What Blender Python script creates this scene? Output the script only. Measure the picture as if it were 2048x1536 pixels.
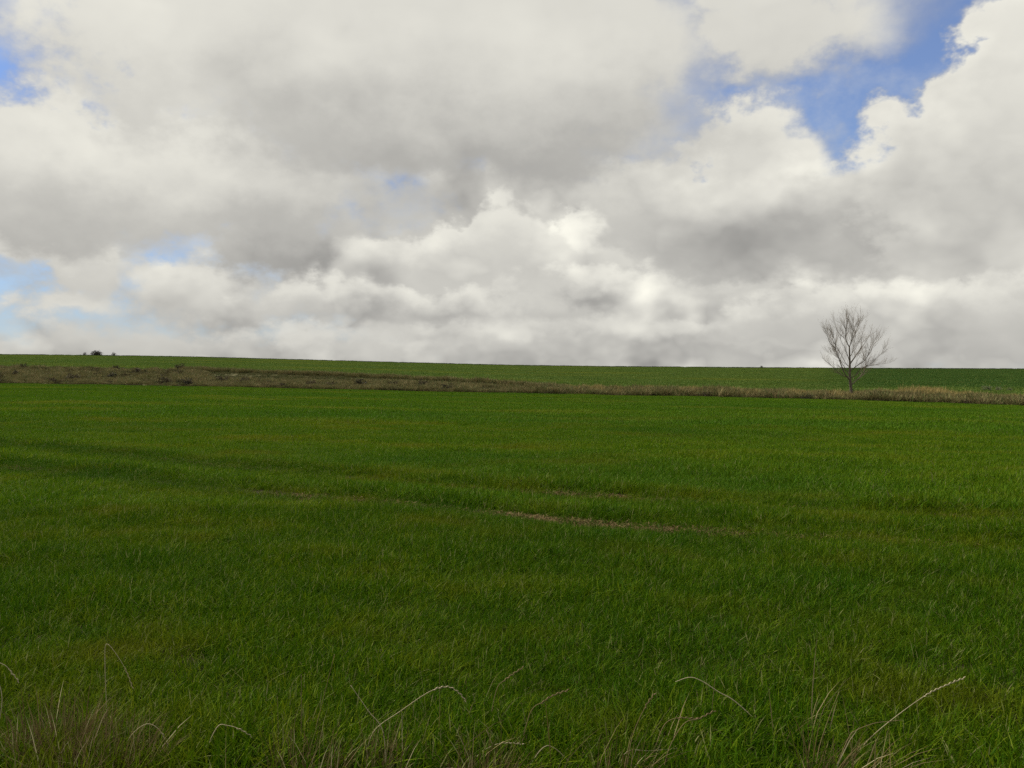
import bpy, bmesh, math, random
import numpy as np
from mathutils import Vector, Matrix

sc = bpy.context.scene
for o in list(bpy.data.objects):
    bpy.data.objects.remove(o, do_unlink=True)

# ------------------------------------------------------------------ camera
F = 1773.0                 # focal length in pixels of the 2048 px wide photograph
ROW0 = 748.0               # image row of eye level
EYE = 1.65
cam_d = bpy.data.cameras.new("camera")
cam_d.sensor_width = 36.0
cam_d.lens = 36.0 * F / 2048.0
cam_d.clip_start = 0.05
cam_d.clip_end = 20000
cam = bpy.data.objects.new("camera", cam_d)
sc.collection.objects.link(cam)
PITCH = math.atan((768 - ROW0) / F)
cam.location = (0, 0, EYE)
cam.rotation_euler = (math.radians(90) - PITCH, 0, 0)
sc.camera = cam

sc.view_settings.view_transform = 'Standard'
sc.view_settings.look = 'None'
sc.view_settings.exposure = 0.0
sc.view_settings.gamma = 1.0
sc.view_settings.use_curve_mapping = False
sc.cycles.max_bounces = 4
sc.cycles.diffuse_bounces = 2
sc.cycles.glossy_bounces = 2
sc.cycles.transmission_bounces = 2
sc.cycles.use_denoising = False
sc.cycles.sample_clamp_direct = 4.0
sc.cycles.sample_clamp_indirect = 2.0
sc.cycles.use_adaptive_sampling = True
sc.cycles.adaptive_threshold = 0.012
sc.cycles.adaptive_min_samples = 8

SUN_EL, SUN_AZ = math.radians(48), math.radians(-62)    # azimuth from +Y towards +X

# ------------------------------------------------------------------ node helpers
class S:
    """a node socket with arithmetic"""
    def __init__(s, nt, k): s.nt, s.k = nt, k
    def _m(s, op, *a, clamp=False):
        n = s.nt.nodes.new('ShaderNodeMath'); n.operation = op; n.use_clamp = clamp
        for i, v in enumerate(a):
            if isinstance(v, S): s.nt.links.new(v.k, n.inputs[i])
            else: n.inputs[i].default_value = v
        return S(s.nt, n.outputs[0])
    def __add__(s, o): return s._m('ADD', s, o)
    def __radd__(s, o): return s._m('ADD', s, o)
    def __sub__(s, o): return s._m('SUBTRACT', s, o)
    def __rsub__(s, o): return s._m('SUBTRACT', o, s)
    def __mul__(s, o): return s._m('MULTIPLY', s, o)
    def __rmul__(s, o): return s._m('MULTIPLY', s, o)
    def __truediv__(s, o): return s._m('DIVIDE', s, o)
    def mad(s, a, b): return s._m('MULTIPLY_ADD', s, a, b)
    def max(s, o): return s._m('MAXIMUM', s, o)
    def smax(s, o, k): return s._m('SMOOTH_MAX', s, o, k)
    def min(s, o): return s._m('MINIMUM', s, o)
    def sqrt(s): return s._m('SQRT', s)
    def exp(s): return s._m('EXPONENT', s)
    def clamp(s): return s._m('ADD', s, 0.0, clamp=True)
    def pow(s, e): return s._m('POWER', s, e)
    def step(s, a, b, lo=0.0, hi=1.0, smooth=True):
        n = s.nt.nodes.new('ShaderNodeMapRange')
        n.interpolation_type = 'SMOOTHSTEP' if smooth else 'LINEAR'
        s.nt.links.new(s.k, n.inputs[0])
        for i, v in zip((1, 2, 3, 4), (a, b, lo, hi)):
            if isinstance(v, S): s.nt.links.new(v.k, n.inputs[i])
            else: n.inputs[i].default_value = v
        return S(s.nt, n.outputs[0])

def node(nt, typ, ins=None, **props):
    n = nt.nodes.new(typ)
    for k, v in props.items(): setattr(n, k, v)
    for k, v in (ins or {}).items():
        if isinstance(v, S): nt.links.new(v.k, n.inputs[k])
        elif hasattr(v, 'is_output'): nt.links.new(v, n.inputs[k])
        else: n.inputs[k].default_value = v
    return n

def noise(nt, vec, scale, detail=5, rough=0.55, lac=2.0):
    n = node(nt, 'ShaderNodeTexNoise', {'Vector': vec, 'Scale': scale, 'Detail': detail, 'Roughness': rough, 'Lacunarity': lac})
    return n

def mixcol(nt, a, b, fac):
    n = nt.nodes.new('ShaderNodeMix'); n.data_type = 'RGBA'
    for key, v in ((0, fac), (6, a), (7, b)):
        if isinstance(v, S): nt.links.new(v.k, n.inputs[key])
        elif hasattr(v, 'is_output'): nt.links.new(v, n.inputs[key])
        else: n.inputs[key].default_value = v
    return n.outputs[2]

# ------------------------------------------------------------------ sky
def azel(px, py):
    x = (px - 1024) / F; z = (ROW0 - py) / F
    return math.atan2(x, 1), math.atan2(z, math.hypot(x, 1))

def build_sky():
    w = bpy.data.worlds.new("World"); sc.world = w; w.use_nodes = True
    nt = w.node_tree; nt.nodes.clear()
    tc = nt.nodes.new('ShaderNodeTexCoord')
    nrm = node(nt, 'ShaderNodeVectorMath', operation='NORMALIZE'); nt.links.new(tc.outputs['Generated'], nrm.inputs[0])
    d = nrm.outputs[0]
    sep = nt.nodes.new('ShaderNodeSeparateXYZ'); nt.links.new(d, sep.inputs[0])
    x, y, z = (S(nt, sep.outputs[i]) for i in range(3))
    az = x._m('ARCTAN2', x, y); el = z._m('ARCSINE', z)
    # noise domain: thinner and finer layers towards the horizon
    elp = el.max(0.0)
    q = (elp + 0.60).pow(-0.45)                       # finer towards the horizon
    com = nt.nodes.new('ShaderNodeCombineXYZ')
    for i, v in enumerate((x * q, y * q, z * q * 1.3)): nt.links.new(v.k, com.inputs[i])
    V = com.outputs[0]
    w1 = node(nt, 'ShaderNodeSeparateColor'); nt.links.new(noise(nt, V, 9.5, 6, 0.55).outputs['Color'], w1.inputs[0])
    r1, g1, b1 = (S(nt, w1.outputs[i]) - 0.5 for i in range(3))
    w2 = node(nt, 'ShaderNodeSeparateColor'); nt.links.new(noise(nt, V, 24, 4, 0.6).outputs['Color'], w2.inputs[0])
    r2, g2, b2 = (S(nt, w2.outputs[i]) - 0.5 for i in range(3))
    amp = elp.mad(0.55, 0.055).min(0.22)
    u = az + r1 * amp * 0.85 + r2 * amp * 0.30
    v = el + g1 * amp * 0.65 + g2 * amp * 0.25
    # relief: billows lit from above
    up = node(nt, 'ShaderNodeVectorMath', {1: (-0.03, 0, 0.06)}, operation='ADD'); nt.links.new(V, up.inputs[0])
    na = S(nt, noise(nt, V, 9.0, 3, 0.5).outputs['Fac']); nb = S(nt, noise(nt, up.outputs[0], 9.0, 3, 0.5).outputs['Fac'])
    bil = lambda n: (n - 0.5)._m('ABSOLUTE', n - 0.5)
    relief = (na - nb) * 0.20 + (bil(na) - bil(nb)) * 0.22 + bil(na) * 0.22 - 0.022
    vlow = S(nt, noise(nt, V, 3.0, 3, 0.5).outputs['Fac']) - 0.5

    uvn = nt.nodes.new('ShaderNodeCombineXYZ'); nt.links.new(u.k, uvn.inputs[0]); nt.links.new(v.k, uvn.inputs[1])
    def radial(px, py, sx, sy):
        """length of ((u, v) - centre) * scale"""
        a, e = azel(px, py)
        m = node(nt, 'ShaderNodeVectorMath', {0: uvn.outputs[0], 1: (sx, sy, 0), 2: (-a * sx, -e * sy, 0)}, operation='MULTIPLY_ADD')
        l = node(nt, 'ShaderNodeVectorMath', {0: m.outputs[0]}, operation='LENGTH')
        return S(nt, l.outputs['Value'])

    def body(ells):
        f = None
        for (px, py, rx, ry) in ells:
            ra, re = rx / F, ry / F
            k = min(ra, re)
            g = k - radial(px, py, k / ra, k / re)
            f = g if f is None else f.smax(g, 0.02)
        return f

    def tone(b):
        c = nt.nodes.new('ShaderNodeCombineColor')
        b = b.max(0.02)
        for i, vv in enumerate((b, b * 0.979, b * b.mad(-0.09, 0.957))): nt.links.new(vv.k, c.inputs[i])
        return c.outputs[0]

    sky = node(nt, 'ShaderNodeTexSky', sky_type='NISHITA', sun_disc=False)
    sky.sun_elevation = SUN_EL; sky.sun_rotation = SUN_AZ
    sky.air_density = 1.0; sky.dust_density = 0.6; sky.ozone_density = 3.0; sky.altitude = 600
    blue = node(nt, 'ShaderNodeVectorMath', {1: (SKY_T[0], SKY_T[1], SKY_T[2])}, operation='MULTIPLY')
    nt.links.new(sky.outputs[0], blue.inputs[0])
    col = blue.outputs[0]
    # thin veil that whitens the blue a little
    veil = (S(nt, noise(nt, V, 10, 5, 0.62).outputs['Fac'])).step(0.44, 0.78, 0.10, 0.5)
    col = mixcol(nt, col, (0.62, 0.63, 0.64, 1), veil)
    # pale air low over the horizon
    col = mixcol(nt, col, (0.50, 0.60, 0.64, 1), (elp * -6.0).exp() * 0.85)
    # broken deck everywhere, with gaps by noise away from the photographed quarter
    away = ((az * az).sqrt().step(0.54, 0.66)).max(el.step(0.43, 0.56))
    gap = (vlow * 1.0 + r1 * 0.5).step(0.055, 0.15)
    gen = (1.0 - gap) * away
    B = relief * 1.5 + vlow * 0.35 + b1 * 0.25 + 0.5
    A = gen
    tune = None
    for (px, py, rx, ry, am) in TUNE:
        g = radial(px, py, F / rx, F / ry).step(0.0, 1.8, am, 0.0)
        tune = g if tune is None else tune + g
    rag = r2 + r1 * 0.6
    vv = v + (na - 0.5) * 0.05
    common = vlow * 0.10 + b1 * 0.05 + 0.02 + tune
    vor = node(nt, 'ShaderNodeTexVoronoi', {'Vector': V, 'Scale': 17.0, 'Detail': 1.0, 'Roughness': 0.6}, feature='F1', normalize=True)
    puff = 0.35 - S(nt, vor.outputs['Distance'])
    for L in LAYERS:
        f = body(L['e'])
        s = L.get('soft', 0.02)
        if L.get('puff'): f = puff.mad(L['puff'], f)
        al = rag.mad(L.get('rag', 0.05), f).step(-s, s, 0.0, L.get('a', 1.0))
        _, e0 = azel(1024, L['y'][1]); _, e1 = azel(1024, L['y'][0])
        b = vv.step(e0, e1, L['b'][1], L['b'][0]) + relief.mad(L.get('rel', 1.0), common)
        if L.get('puff'): b = puff.mad(L.get('pb', 0.10), b) + f.step(0.0, 0.045, 0.07, 0.0)
        B = al.mad(b - B, B)
        A = al.mad(1.0 - A, A)
    col = mixcol(nt, col, tone(B), A)
    bg = node(nt, 'ShaderNodeBackground', {'Strength': 0.1})
    # colours above are radiances; the background carries the sky's physical scale
    ten = node(nt, 'ShaderNodeVectorMath', operation='SCALE'); nt.links.new(col, ten.inputs[0]); ten.inputs['Scale'].default_value = 10.0
    nt.links.new(ten.outputs[0], bg.inputs[0])
    out = nt.nodes.new('ShaderNodeOutputWorld'); nt.links.new(bg.outputs[0], out.inputs[0])
    w.cycles.sampling_method = 'MANUAL'; w.cycles.sample_map_resolution = 512

SKY_T = (0.058, 0.083, 0.125)
# cloud bodies from far to near: ellipses (column, row, half width, half height in photograph pixels = directions),
# rows and brightness of their lit top and shaded base
LAYERS = [
    # pale distant deck down to the horizon
    dict(e=[(1500, 560, 1000, 215), (500, 722, 900, 66), (480, 615, 240, 55), (1060, 385, 260, 85)], y=(420, 735), b=(0.58, 0.53), soft=.02, rag=.04, rel=2.4),
    dict(e=[(300, 690, 420, 16), (900, 700, 300, 14)], y=(675, 712), b=(0.64, 0.54), soft=.008, rag=.02, a=.7),
    dict(e=[(1150, 705, 300, 20), (1700, 700, 260, 22)], y=(680, 728), b=(0.50, 0.42), soft=.012, rag=.02, a=.7),
    dict(e=[(760, 690, 120, 17), (600, 665, 100, 14)], y=(670, 708), b=(0.64, 0.50), soft=.006, rag=.02, puff=.02, a=.8),
    dict(e=[(1450, 655, 90, 26), (1560, 670, 110, 22)], y=(630, 690), b=(0.68, 0.50), soft=.006, rag=.02, puff=.03, a=.85),
    # small clouds over the left horizon
    dict(e=[(155, 616, 52, 20), (65, 622, 24, 9)], y=(600, 640), b=(0.72, 0.60), soft=.007, rag=.02, puff=.02),
    dict(e=[(400, 572, 105, 52), (330, 600, 80, 34)], y=(510, 625), b=(0.66, 0.52), soft=.012, rag=.03, puff=.02),
    dict(e=[(165, 525, 75, 72), (60, 465, 130, 50)], y=(500, 620), b=(0.66, 0.53), soft=.012, rag=.03, puff=.02),
    dict(e=[(345, 492, 110, 34), (100, 560, 60, 22)], y=(450, 540), b=(0.64, 0.56), soft=.016, rag=.05, a=.62),
    # thin cloud half closing the gap in the middle
    dict(e=[(790, 405, 120, 55), (900, 440, 100, 30)], y=(350, 470), b=(0.60, 0.52), soft=.02, rag=.05, a=.72),
    # central cumulus
    dict(e=[(1000, 480, 65, 85), (900, 525, 130, 60), (760, 545, 110, 75), (1120, 545, 170, 60)], y=(420, 615), b=(0.70, 0.50), soft=.007, rag=.035, rel=1.3, puff=.05),
    dict(e=[(1160, 470, 36, 30)], y=(440, 520), b=(0.82, 0.66), soft=.010, rag=.04, rel=1.2, puff=.03),
    dict(e=[(800, 615, 240, 34), (640, 600, 90, 34), (980, 625, 200, 24)], y=(575, 655), b=(0.72, 0.43), soft=.007, rel=1.7, rag=.025, puff=.03),
    dict(e=[(1260, 580, 200, 42), (1450, 590, 160, 34)], y=(530, 625), b=(0.72, 0.44), soft=.007, rag=.03, puff=.03, rel=1.7),
    dict(e=[(1000, 665, 190, 18), (1300, 660, 160, 20)], y=(645, 690), b=(0.62, 0.42), soft=.007, rag=.02, a=.85, puff=.02),
    dict(e=[(1720, 625, 270, 55), (1950, 600, 170, 60), (1560, 640, 130, 36)], y=(560, 690), b=(0.72, 0.44), soft=.007, rag=.03, puff=.03, rel=1.7),
    # great cloud on the right, flat grey base
    dict(e=[(1460, 420, 210, 125), (1740, 485, 190, 60), (1290, 400, 120, 80), (1500, 298, 138, 82), (1560, 430, 200, 100)], y=(270, 545), b=(0.72, 0.42), soft=.013, rag=.035, rel=1.0, puff=.06),
    dict(e=[(2010, 410, 220, 125), (2060, 150, 118, 150), (1865, 310, 125, 80), (1965, 240, 105, 90)], y=(160, 560), b=(0.74, 0.50), soft=.012, rag=.035, rel=1.0, puff=.06),
    # decks overhead
    dict(e=[(50, 20, 110, 60)], y=(0, 140), b=(0.70, 0.62), soft=.03, rag=.07, a=.5),
    dict(e=[(320, 352, 430, 122), (550, 470, 130, 85), (120, 425, 180, 70), (310, 270, 150, 65)], y=(230, 545), b=(0.71, 0.43), soft=.016, rag=.04, rel=.42),
    dict(e=[(800, 80, 640, 260), (1540, 30, 240, 98), (425, 92, 290, 165), (1120, 260, 280, 95)], y=(30, 345), b=(0.69, 0.49), soft=.028, rag=.045, rel=.36),
    dict(e=[(662, 510, 24, 46)], y=(440, 560), b=(0.44, 0.40), soft=.009, rag=.03),
    dict(e=[(1175, 605, 55, 13)], y=(585, 625), b=(0.42, 0.36), soft=.008, rag=.015, a=.8),
]
TUNE = [(250, 120, 200, 140, .10), (1100, 320, 300, 40, -.06), (600, 530, 110, 40, -.10), (1560, 510, 250, 40, -.04), (870, 470, 90, 25, .06),
        (1660, 325, 60, 20, .10), (1250, 540, 120, 30, .05), (850, 270, 250, 70, -.04), (100, 300, 160, 60, .05), (260, 370, 320, 110, .08), (1350, 330, 60, 40, .06), (520, 440, 150, 40, -.04), (1300, 690, 200, 16, -.05), (820, 600, 130, 22, .04), (1700, 590, 200, 22, .05)]
build_sky()

sun_d = bpy.data.lights.new("sun", 'SUN'); sun_d.energy = 4.0; sun_d.angle = math.radians(5); sun_d.color = (1, .95, .82)
sun = bpy.data.objects.new("sun", sun_d); sc.collection.objects.link(sun)
sdir = Vector((math.cos(SUN_EL) * math.sin(SUN_AZ), math.cos(SUN_EL) * math.cos(SUN_AZ), math.sin(SUN_EL)))
sun.rotation_euler = sdir.to_track_quat('Z', 'Y').to_euler()
sun.location = sdir * 60

# ------------------------------------------------------------------ common helpers
rng = np.random.default_rng(11)
random.seed(7)
COL = sc.collection

def tag(o, label=None, cat=None, group=None, kind=None):
    if label: o['label'] = label
    if cat: o['category'] = cat
    if group: o['group'] = group
    if kind: o['kind'] = kind
    return o

def mesh_obj(name, verts, faces, mat, parent=None, smooth=False, attrs=None, link=True):
    me = bpy.data.meshes.new(name)
    me.from_pydata([tuple(v) for v in verts], [], [tuple(f) for f in faces])
    if smooth: me.shade_smooth()
    for k, a in (attrs or {}).items():
        at = me.attributes.new(k, 'FLOAT', 'POINT'); at.data.foreach_set('value', np.asarray(a, dtype=np.float32))
    me.materials.append(mat)
    o = bpy.data.objects.new(name, me)
    if link: COL.objects.link(o)
    if parent: o.parent = parent
    return o

def empty(name, loc):
    o = bpy.data.objects.new(name, None); COL.objects.link(o); o.location = loc
    o.empty_display_size = 0.2
    return o

def newmat(name):
    m = bpy.data.materials.new(name); m.use_nodes = True
    nt = m.node_tree; nt.nodes.clear()
    out = nt.nodes.new('ShaderNodeOutputMaterial')
    return m, nt, out

def ramp(nt, fac, stops, interp='LINEAR'):
    n = nt.nodes.new('ShaderNodeValToRGB'); n.color_ramp.interpolation = interp
    e = n.color_ramp.elements
    while len(e) < len(stops): e.new(0.5)
    for i, (p, c) in enumerate(stops): e[i].position = p; e[i].color = (*c, 1)
    nt.links.new(fac.k if isinstance(fac, S) else fac, n.inputs[0])
    return n.outputs[0]

# ------------------------------------------------------------------ terrain
C_  = np.array([-600, 0, 200, 370, 600, 800, 1000, 1060, 1200, 1400, 1500, 1700, 1850, 2048, 2700], float)
R1_ = np.array([762, 768.5, 771, 774.5, 779, 783.5, 788, 789, 791.5, 795, 797.5, 802, 807, 814, 832])
R2_ = np.array([728, 735, 737, 741, 750, 758, 769, 774, 781, 786, 789, 792, 793, 799, 812])
D2_ = np.array([40, 35, 34, 32, 28, 22, 13, 10, 7, 6, 6, 8, 11, 11, 11], float)
R0_ = np.array([702, 709.5, 711.5, 714, 720, 725.5, 730.5, 731.5, 733.5, 735, 735.8, 737, 737.6, 738.5, 741])
YRIDGE = 430.0

def prof(X):
    px = 1024 + F * X
    y1 = 96.0 - 34.0 * X
    y2 = y1 + np.interp(px, C_, D2_)
    g = lambda R, Y: EYE + (ROW0 - np.interp(px, C_, R)) / F * Y
    return y1, g(R1_, y1), y2, g(R2_, y2), g(R0_, YRIDGE)

def zfun(x, y):
    x = np.asarray(x, float); y = np.asarray(y, float)
    X = np.clip(x / np.maximum(y, 25.0), -0.92, 0.92)
    y1, z1, y2, z2, z0 = prof(X)
    t0 = np.clip(y / y1, 0, 1)
    za = z1 * t0
    t1 = np.clip((y - y1) / (y2 - y1), 0, 1)
    zb = z1 + (z2 - z1) * t1
    t2 = np.clip((y - y2) / (YRIDGE - y2), 0, 1)
    zc = z2 + (z0 - z2) * t2
    zd = z0 - np.clip(y - YRIDGE, 0, None) * 0.035
    z = np.where(y < y1, za, np.where(y < y2, zb, np.where(y < YRIDGE, zc, zd)))
    # gentle swell of the ploughed ground, dying out at the far edges
    sw = 0.035 * np.sin(x * 0.35 + 1.3) * np.sin(y * 0.28 + x * 0.11) + 0.015 * np.sin(x * 1.7 + y * 0.9)
    return z + sw * np.clip((y - 2) / 6, 0, 1) * (1 - t0 * 0.7) * (y < y1)

def ground_sheet(name, rows_fn, mat, ncol=241):
    ss = np.linspace(-1, 1, ncol)
    vs = []; nrow = None
    rows = rows_fn
    for s in ss:
        ys = rows(s * 1.25)
        nrow = len(ys)
        xs = s * 1.25 * np.maximum(ys, 45.0)
        vs.append(np.stack([xs, ys, zfun(xs, ys)], 1))
    vs = np.concatenate(vs)
    fs = []
    for i in range(ncol - 1):
        for j in range(nrow - 1):
            a = i * nrow + j
            fs.append((a, a + nrow, a + nrow + 1, a + 1))
    o = mesh_obj(name, vs, fs, mat, smooth=True)
    tag(o, kind='structure')
    return o

def wob(X): return 0.5 * np.sin(X * 71 + 2) + 0.35 * np.sin(X * 173) + 0.25 * np.sin(X * 389 + 1)
def rows_near(X):
    y1 = prof(np.clip(X, -.92, .92))[0]
    return np.concatenate([np.linspace(-40, 0, 12)[:-1], np.linspace(0, 30, 76)[:-1], np.linspace(30, y1 + wob(X), 40)])
def rows_bank(X):
    p = prof(np.clip(X, -.92, .92))
    return np.linspace(p[0] + wob(X), p[2] + wob(X + 3) * .6, 22)
def rows_far(X):
    p = prof(np.clip(X, -.92, .92))
    return np.concatenate([np.linspace(p[2] + wob(X + 3) * .6, YRIDGE, 60)[:-1], np.linspace(YRIDGE, YRIDGE + 60, 13)[:-1], np.geomspace(YRIDGE + 60, 4000, 14)])

def soil_mat(name, c0, c1, c2, scale):
    m, nt, out = newmat(name)
    geo = nt.nodes.new('ShaderNodeNewGeometry')
    n1 = S(nt, noise(nt, geo.outputs['Position'], scale, 6, .6).outputs['Fac'])
    n2 = S(nt, noise(nt, geo.outputs['Position'], scale * 9, 4, .6).outputs['Fac'])
    col = ramp(nt, n1 * .65 + n2 * .35, [(.3, c0), (.5, c1), (.7, c2)])
    b = node(nt, 'ShaderNodeBump', {'Height': n2, 'Strength': .5, 'Distance': .04})
    p = node(nt, 'ShaderNodeBsdfPrincipled', {'Base Color': col, 'Roughness': .95, 'Normal': b.outputs[0]})
    p.inputs['Specular IOR Level'].default_value = .1
    nt.links.new(p.outputs[0], out.inputs[0])
    return m

M_soil = soil_mat('field_soil', (.018, .016, .007), (.034, .028, .012), (.06, .046, .02), 1.1)
M_bank = soil_mat('bank_soil', (.06, .075, .022), (.10, .095, .04), (.14, .12, .06), .35)
M_farsoil = soil_mat('far_field_soil', (.07, .12, .018), (.095, .15, .022), (.125, .17, .03), .05)

field = ground_sheet('field', rows_near, M_soil)
bank = ground_sheet('bank', rows_bank, M_bank)
far_field = ground_sheet('far_field', rows_far, M_farsoil)

# ------------------------------------------------------------------ grass
def leaf_mat(name, greens, straw, straw_part, patch_scale, patch_amt, transl=.3, patch_col=(.13, .13, .02), rough=.65, spec=.06, stretch=(1, 1, 1), dark_crop=False, broad=None, mixw=(.58, .22, .62, .22)):
    """per-blade tone, per-clump tone and slow patches of yellower growth"""
    m, nt, out = newmat(name)
    at = node(nt, 'ShaderNodeAttribute', attribute_name='tone'); tone = S(nt, at.outputs['Fac'])
    oi = nt.nodes.new('ShaderNodeObjectInfo'); rnd = S(nt, oi.outputs['Random'])
    geo = nt.nodes.new('ShaderNodeNewGeometry')
    mp = node(nt, 'ShaderNodeVectorMath', {0: geo.outputs['Position'], 1: stretch}, operation='MULTIPLY')
    pn = S(nt, noise(nt, mp.outputs[0], patch_scale, 3, .6).outputs['Fac'])
    t = (tone * mixw[0] + rnd * mixw[1] + pn * mixw[2] - mixw[3]).clamp()
    col = ramp(nt, t, [(.0, greens[0]), (.5, greens[1]), (1., greens[2])])
    col = mixcol(nt, col, (*patch_col, 1), pn.step(.50, .70) * patch_amt)
    if dark_crop:
        sp = nt.nodes.new('ShaderNodeSeparateXYZ'); nt.links.new(geo.outputs['Position'], sp.inputs[0])
        gx, gy = S(nt, sp.outputs[0]), S(nt, sp.outputs[1])
        k = (gx - gy * .36 + (pn - .5) * 26).step(-7, 9) * (gy - gx * .30 + (pn - .5) * 30).step(95, 112)
        col = mixcol(nt, col, (.055, .115, .024, 1), k * .8)
    pb = S(nt, noise(nt, mp.outputs[0], patch_scale * .23, 2, .5).outputs['Fac'])
    if broad: col = mixcol(nt, col, (*broad, 1), pb.step(.42, .66) * .55)
    tone2 = tone._m('FRACT', tone * 7.31 + rnd * 5.3)
    col = mixcol(nt, col, (*straw, 1), tone2.step(1 - straw_part, 1 - straw_part * .6))
    p = node(nt, 'ShaderNodeBsdfPrincipled', {'Base Color': col, 'Roughness': rough})
    p.inputs['Specular IOR Level'].default_value = spec
    if transl:
        tr = node(nt, 'ShaderNodeBsdfTranslucent', {'Color': col})
        mx = node(nt, 'ShaderNodeMixShader', {0: transl, 1: p.outputs[0], 2: tr.outputs[0]})
        nt.links.new(mx.outputs[0], out.inputs[0])
    else:
        nt.links.new(p.outputs[0], out.inputs[0])
    return m

def blades(n, r, hmin, hmax, w, lean=(.15, .7), wind=.5, r_pow=.5, curl=.3, seed=0, radial=0.0, wind_dir=0.0):
    g = np.random.default_rng(seed)
    a = g.uniform(0, 2 * np.pi, n); rr = r * g.uniform(0, 1, n) ** r_pow
    bx, by = rr * np.cos(a), rr * np.sin(a)
    L = g.uniform(hmin, hmax, n)
    ld = g.uniform(0, 2 * np.pi, n); lm = g.uniform(lean[0], lean[1], n)
    lx = np.cos(ld) * lm + wind * np.cos(wind_dir) + radial * bx / r
    ly = np.sin(ld) * lm + wind * np.sin(wind_dir) + radial * by / r
    lm = np.hypot(lx, ly)
    fa = g.uniform(0, np.pi, n); sx, sy = np.cos(fa), np.sin(fa)
    ww = w * g.uniform(.45, 1.5, n)
    V, T = [], []
    tone = g.uniform(0, 1, n)
    for t, wf in ((0, .8), (.4, 1.), (.75, .7)):
        px = bx + lx * L * (t * .35 + t * t * .65); py = by + ly * L * (t * .35 + t * t * .65)
        pz = L * (t - curl * lm * t * t) / (1 + .35 * lm)
        V += [np.stack([px - sx * ww * wf / 2, py - sy * ww * wf / 2, pz], 1), np.stack([px + sx * ww * wf / 2, py + sy * ww * wf / 2, pz], 1)]
    V.append(np.stack([bx + lx * L, by + ly * L, L * (1 - curl * lm) / (1 + .35 * lm)], 1))
    V = np.stack(V, 1).reshape(-1, 3)              # n x 7 x 3
    V[:, 2] -= .012
    F_ = []
    for i in range(n):
        o = i * 7
        F_ += [(o, o + 1, o + 3, o + 2), (o + 2, o + 3, o + 5, o + 4), (o + 4, o + 5, o + 6)]
    return V, F_, np.repeat(tone, 7)

def variants(name, k, mat, **kw):
    c = bpy.data.collections.new(name)
    for i in range(k):
        V, F_, T = blades(seed=kw.get('seed0', 0) + i * 17, **{a: b for a, b in kw.items() if a != 'seed0'})
        c.objects.link(mesh_obj(name, V, F_, mat, smooth=True, attrs={'tone': T}, link=False))
    return c

def scatter(name, pts, yaw, scl, coll, nvar, label=None, cat=None):
    """one object of 'stuff': a point cloud that carries clumps by geometry nodes"""
    me = bpy.data.meshes.new(name); me.vertices.add(len(pts)); me.vertices.foreach_set('co', np.asarray(pts, np.float32).ravel())
    for k, a, ty in (('yaw', yaw, 'FLOAT'), ('scl', scl, 'FLOAT')):
        me.attributes.new(k, ty, 'POINT').data.foreach_set('value', np.asarray(a, np.float32))
    me.attributes.new('idx', 'INT', 'POINT').data.foreach_set('value', rng.integers(0, nvar, len(pts)).astype(np.int32))
    o = bpy.data.objects.new(name, me); COL.objects.link(o)
    ng = bpy.data.node_groups.new(name, 'GeometryNodeTree')
    ng.interface.new_socket('Geometry', in_out='INPUT', socket_type='NodeSocketGeometry')
    ng.interface.new_socket('Geometry', in_out='OUTPUT', socket_type='NodeSocketGeometry')
    gi = ng.nodes.new('NodeGroupInput'); go = ng.nodes.new('NodeGroupOutput')
    ci = ng.nodes.new('GeometryNodeCollectionInfo'); ci.inputs[0].default_value = coll; ci.inputs[1].default_value = True; ci.inputs[2].default_value = True
    ip = ng.nodes.new('GeometryNodeInstanceOnPoints'); ip.inputs['Pick Instance'].default_value = True
    def attr(nm, ty):
        n = ng.nodes.new('GeometryNodeInputNamedAttribute'); n.data_type = ty; n.inputs[0].default_value = nm
        return n.outputs['Attribute']
    cx = ng.nodes.new('ShaderNodeCombineXYZ'); ng.links.new(attr('yaw', 'FLOAT'), cx.inputs[2])
    ng.links.new(gi.outputs[0], ip.inputs['Points']); ng.links.new(ci.outputs[0], ip.inputs['Instance'])
    ng.links.new(attr('idx', 'INT'), ip.inputs['Instance Index']); ng.links.new(cx.outputs[0], ip.inputs['Rotation'])
    ng.links.new(attr('scl', 'FLOAT'), ip.inputs['Scale']); ng.links.new(ip.outputs[0], go.inputs[0])
    md = o.modifiers.new('clumps', 'NODES'); md.node_group = ng
    tag(o, label, cat, kind='stuff')
    return o

def jitter_grid(y0, y1, sp, xm=.95, pad=2.5):
    ys = np.arange(y0, y1, sp); P = []
    for y in ys:
        w = y * xm + pad
        xs = np.arange(-w, w, sp)
        P.append(np.stack([xs + rng.uniform(-.5, .5, len(xs)) * sp, y + rng.uniform(-.5, .5, len(xs)) * sp], 1))
    return np.concatenate(P)

def vnoise(x, y, s, seed=0):
    """cheap smooth value noise 0..1"""
    g = np.random.default_rng(seed); T = g.uniform(0, 1, (64, 64))
    u, v = x * s + 1000.3, y * s + 1000.7
    i, j = np.floor(u).astype(int), np.floor(v).astype(int); fu, fv = u - i, v - j
    fu, fv = fu * fu * (3 - 2 * fu), fv * fv * (3 - 2 * fv)
    t = lambda a, b: T[a % 64, b % 64]
    return (t(i, j) * (1 - fu) + t(i + 1, j) * fu) * (1 - fv) + (t(i, j + 1) * (1 - fu) + t(i + 1, j + 1) * fu) * fv

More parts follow.
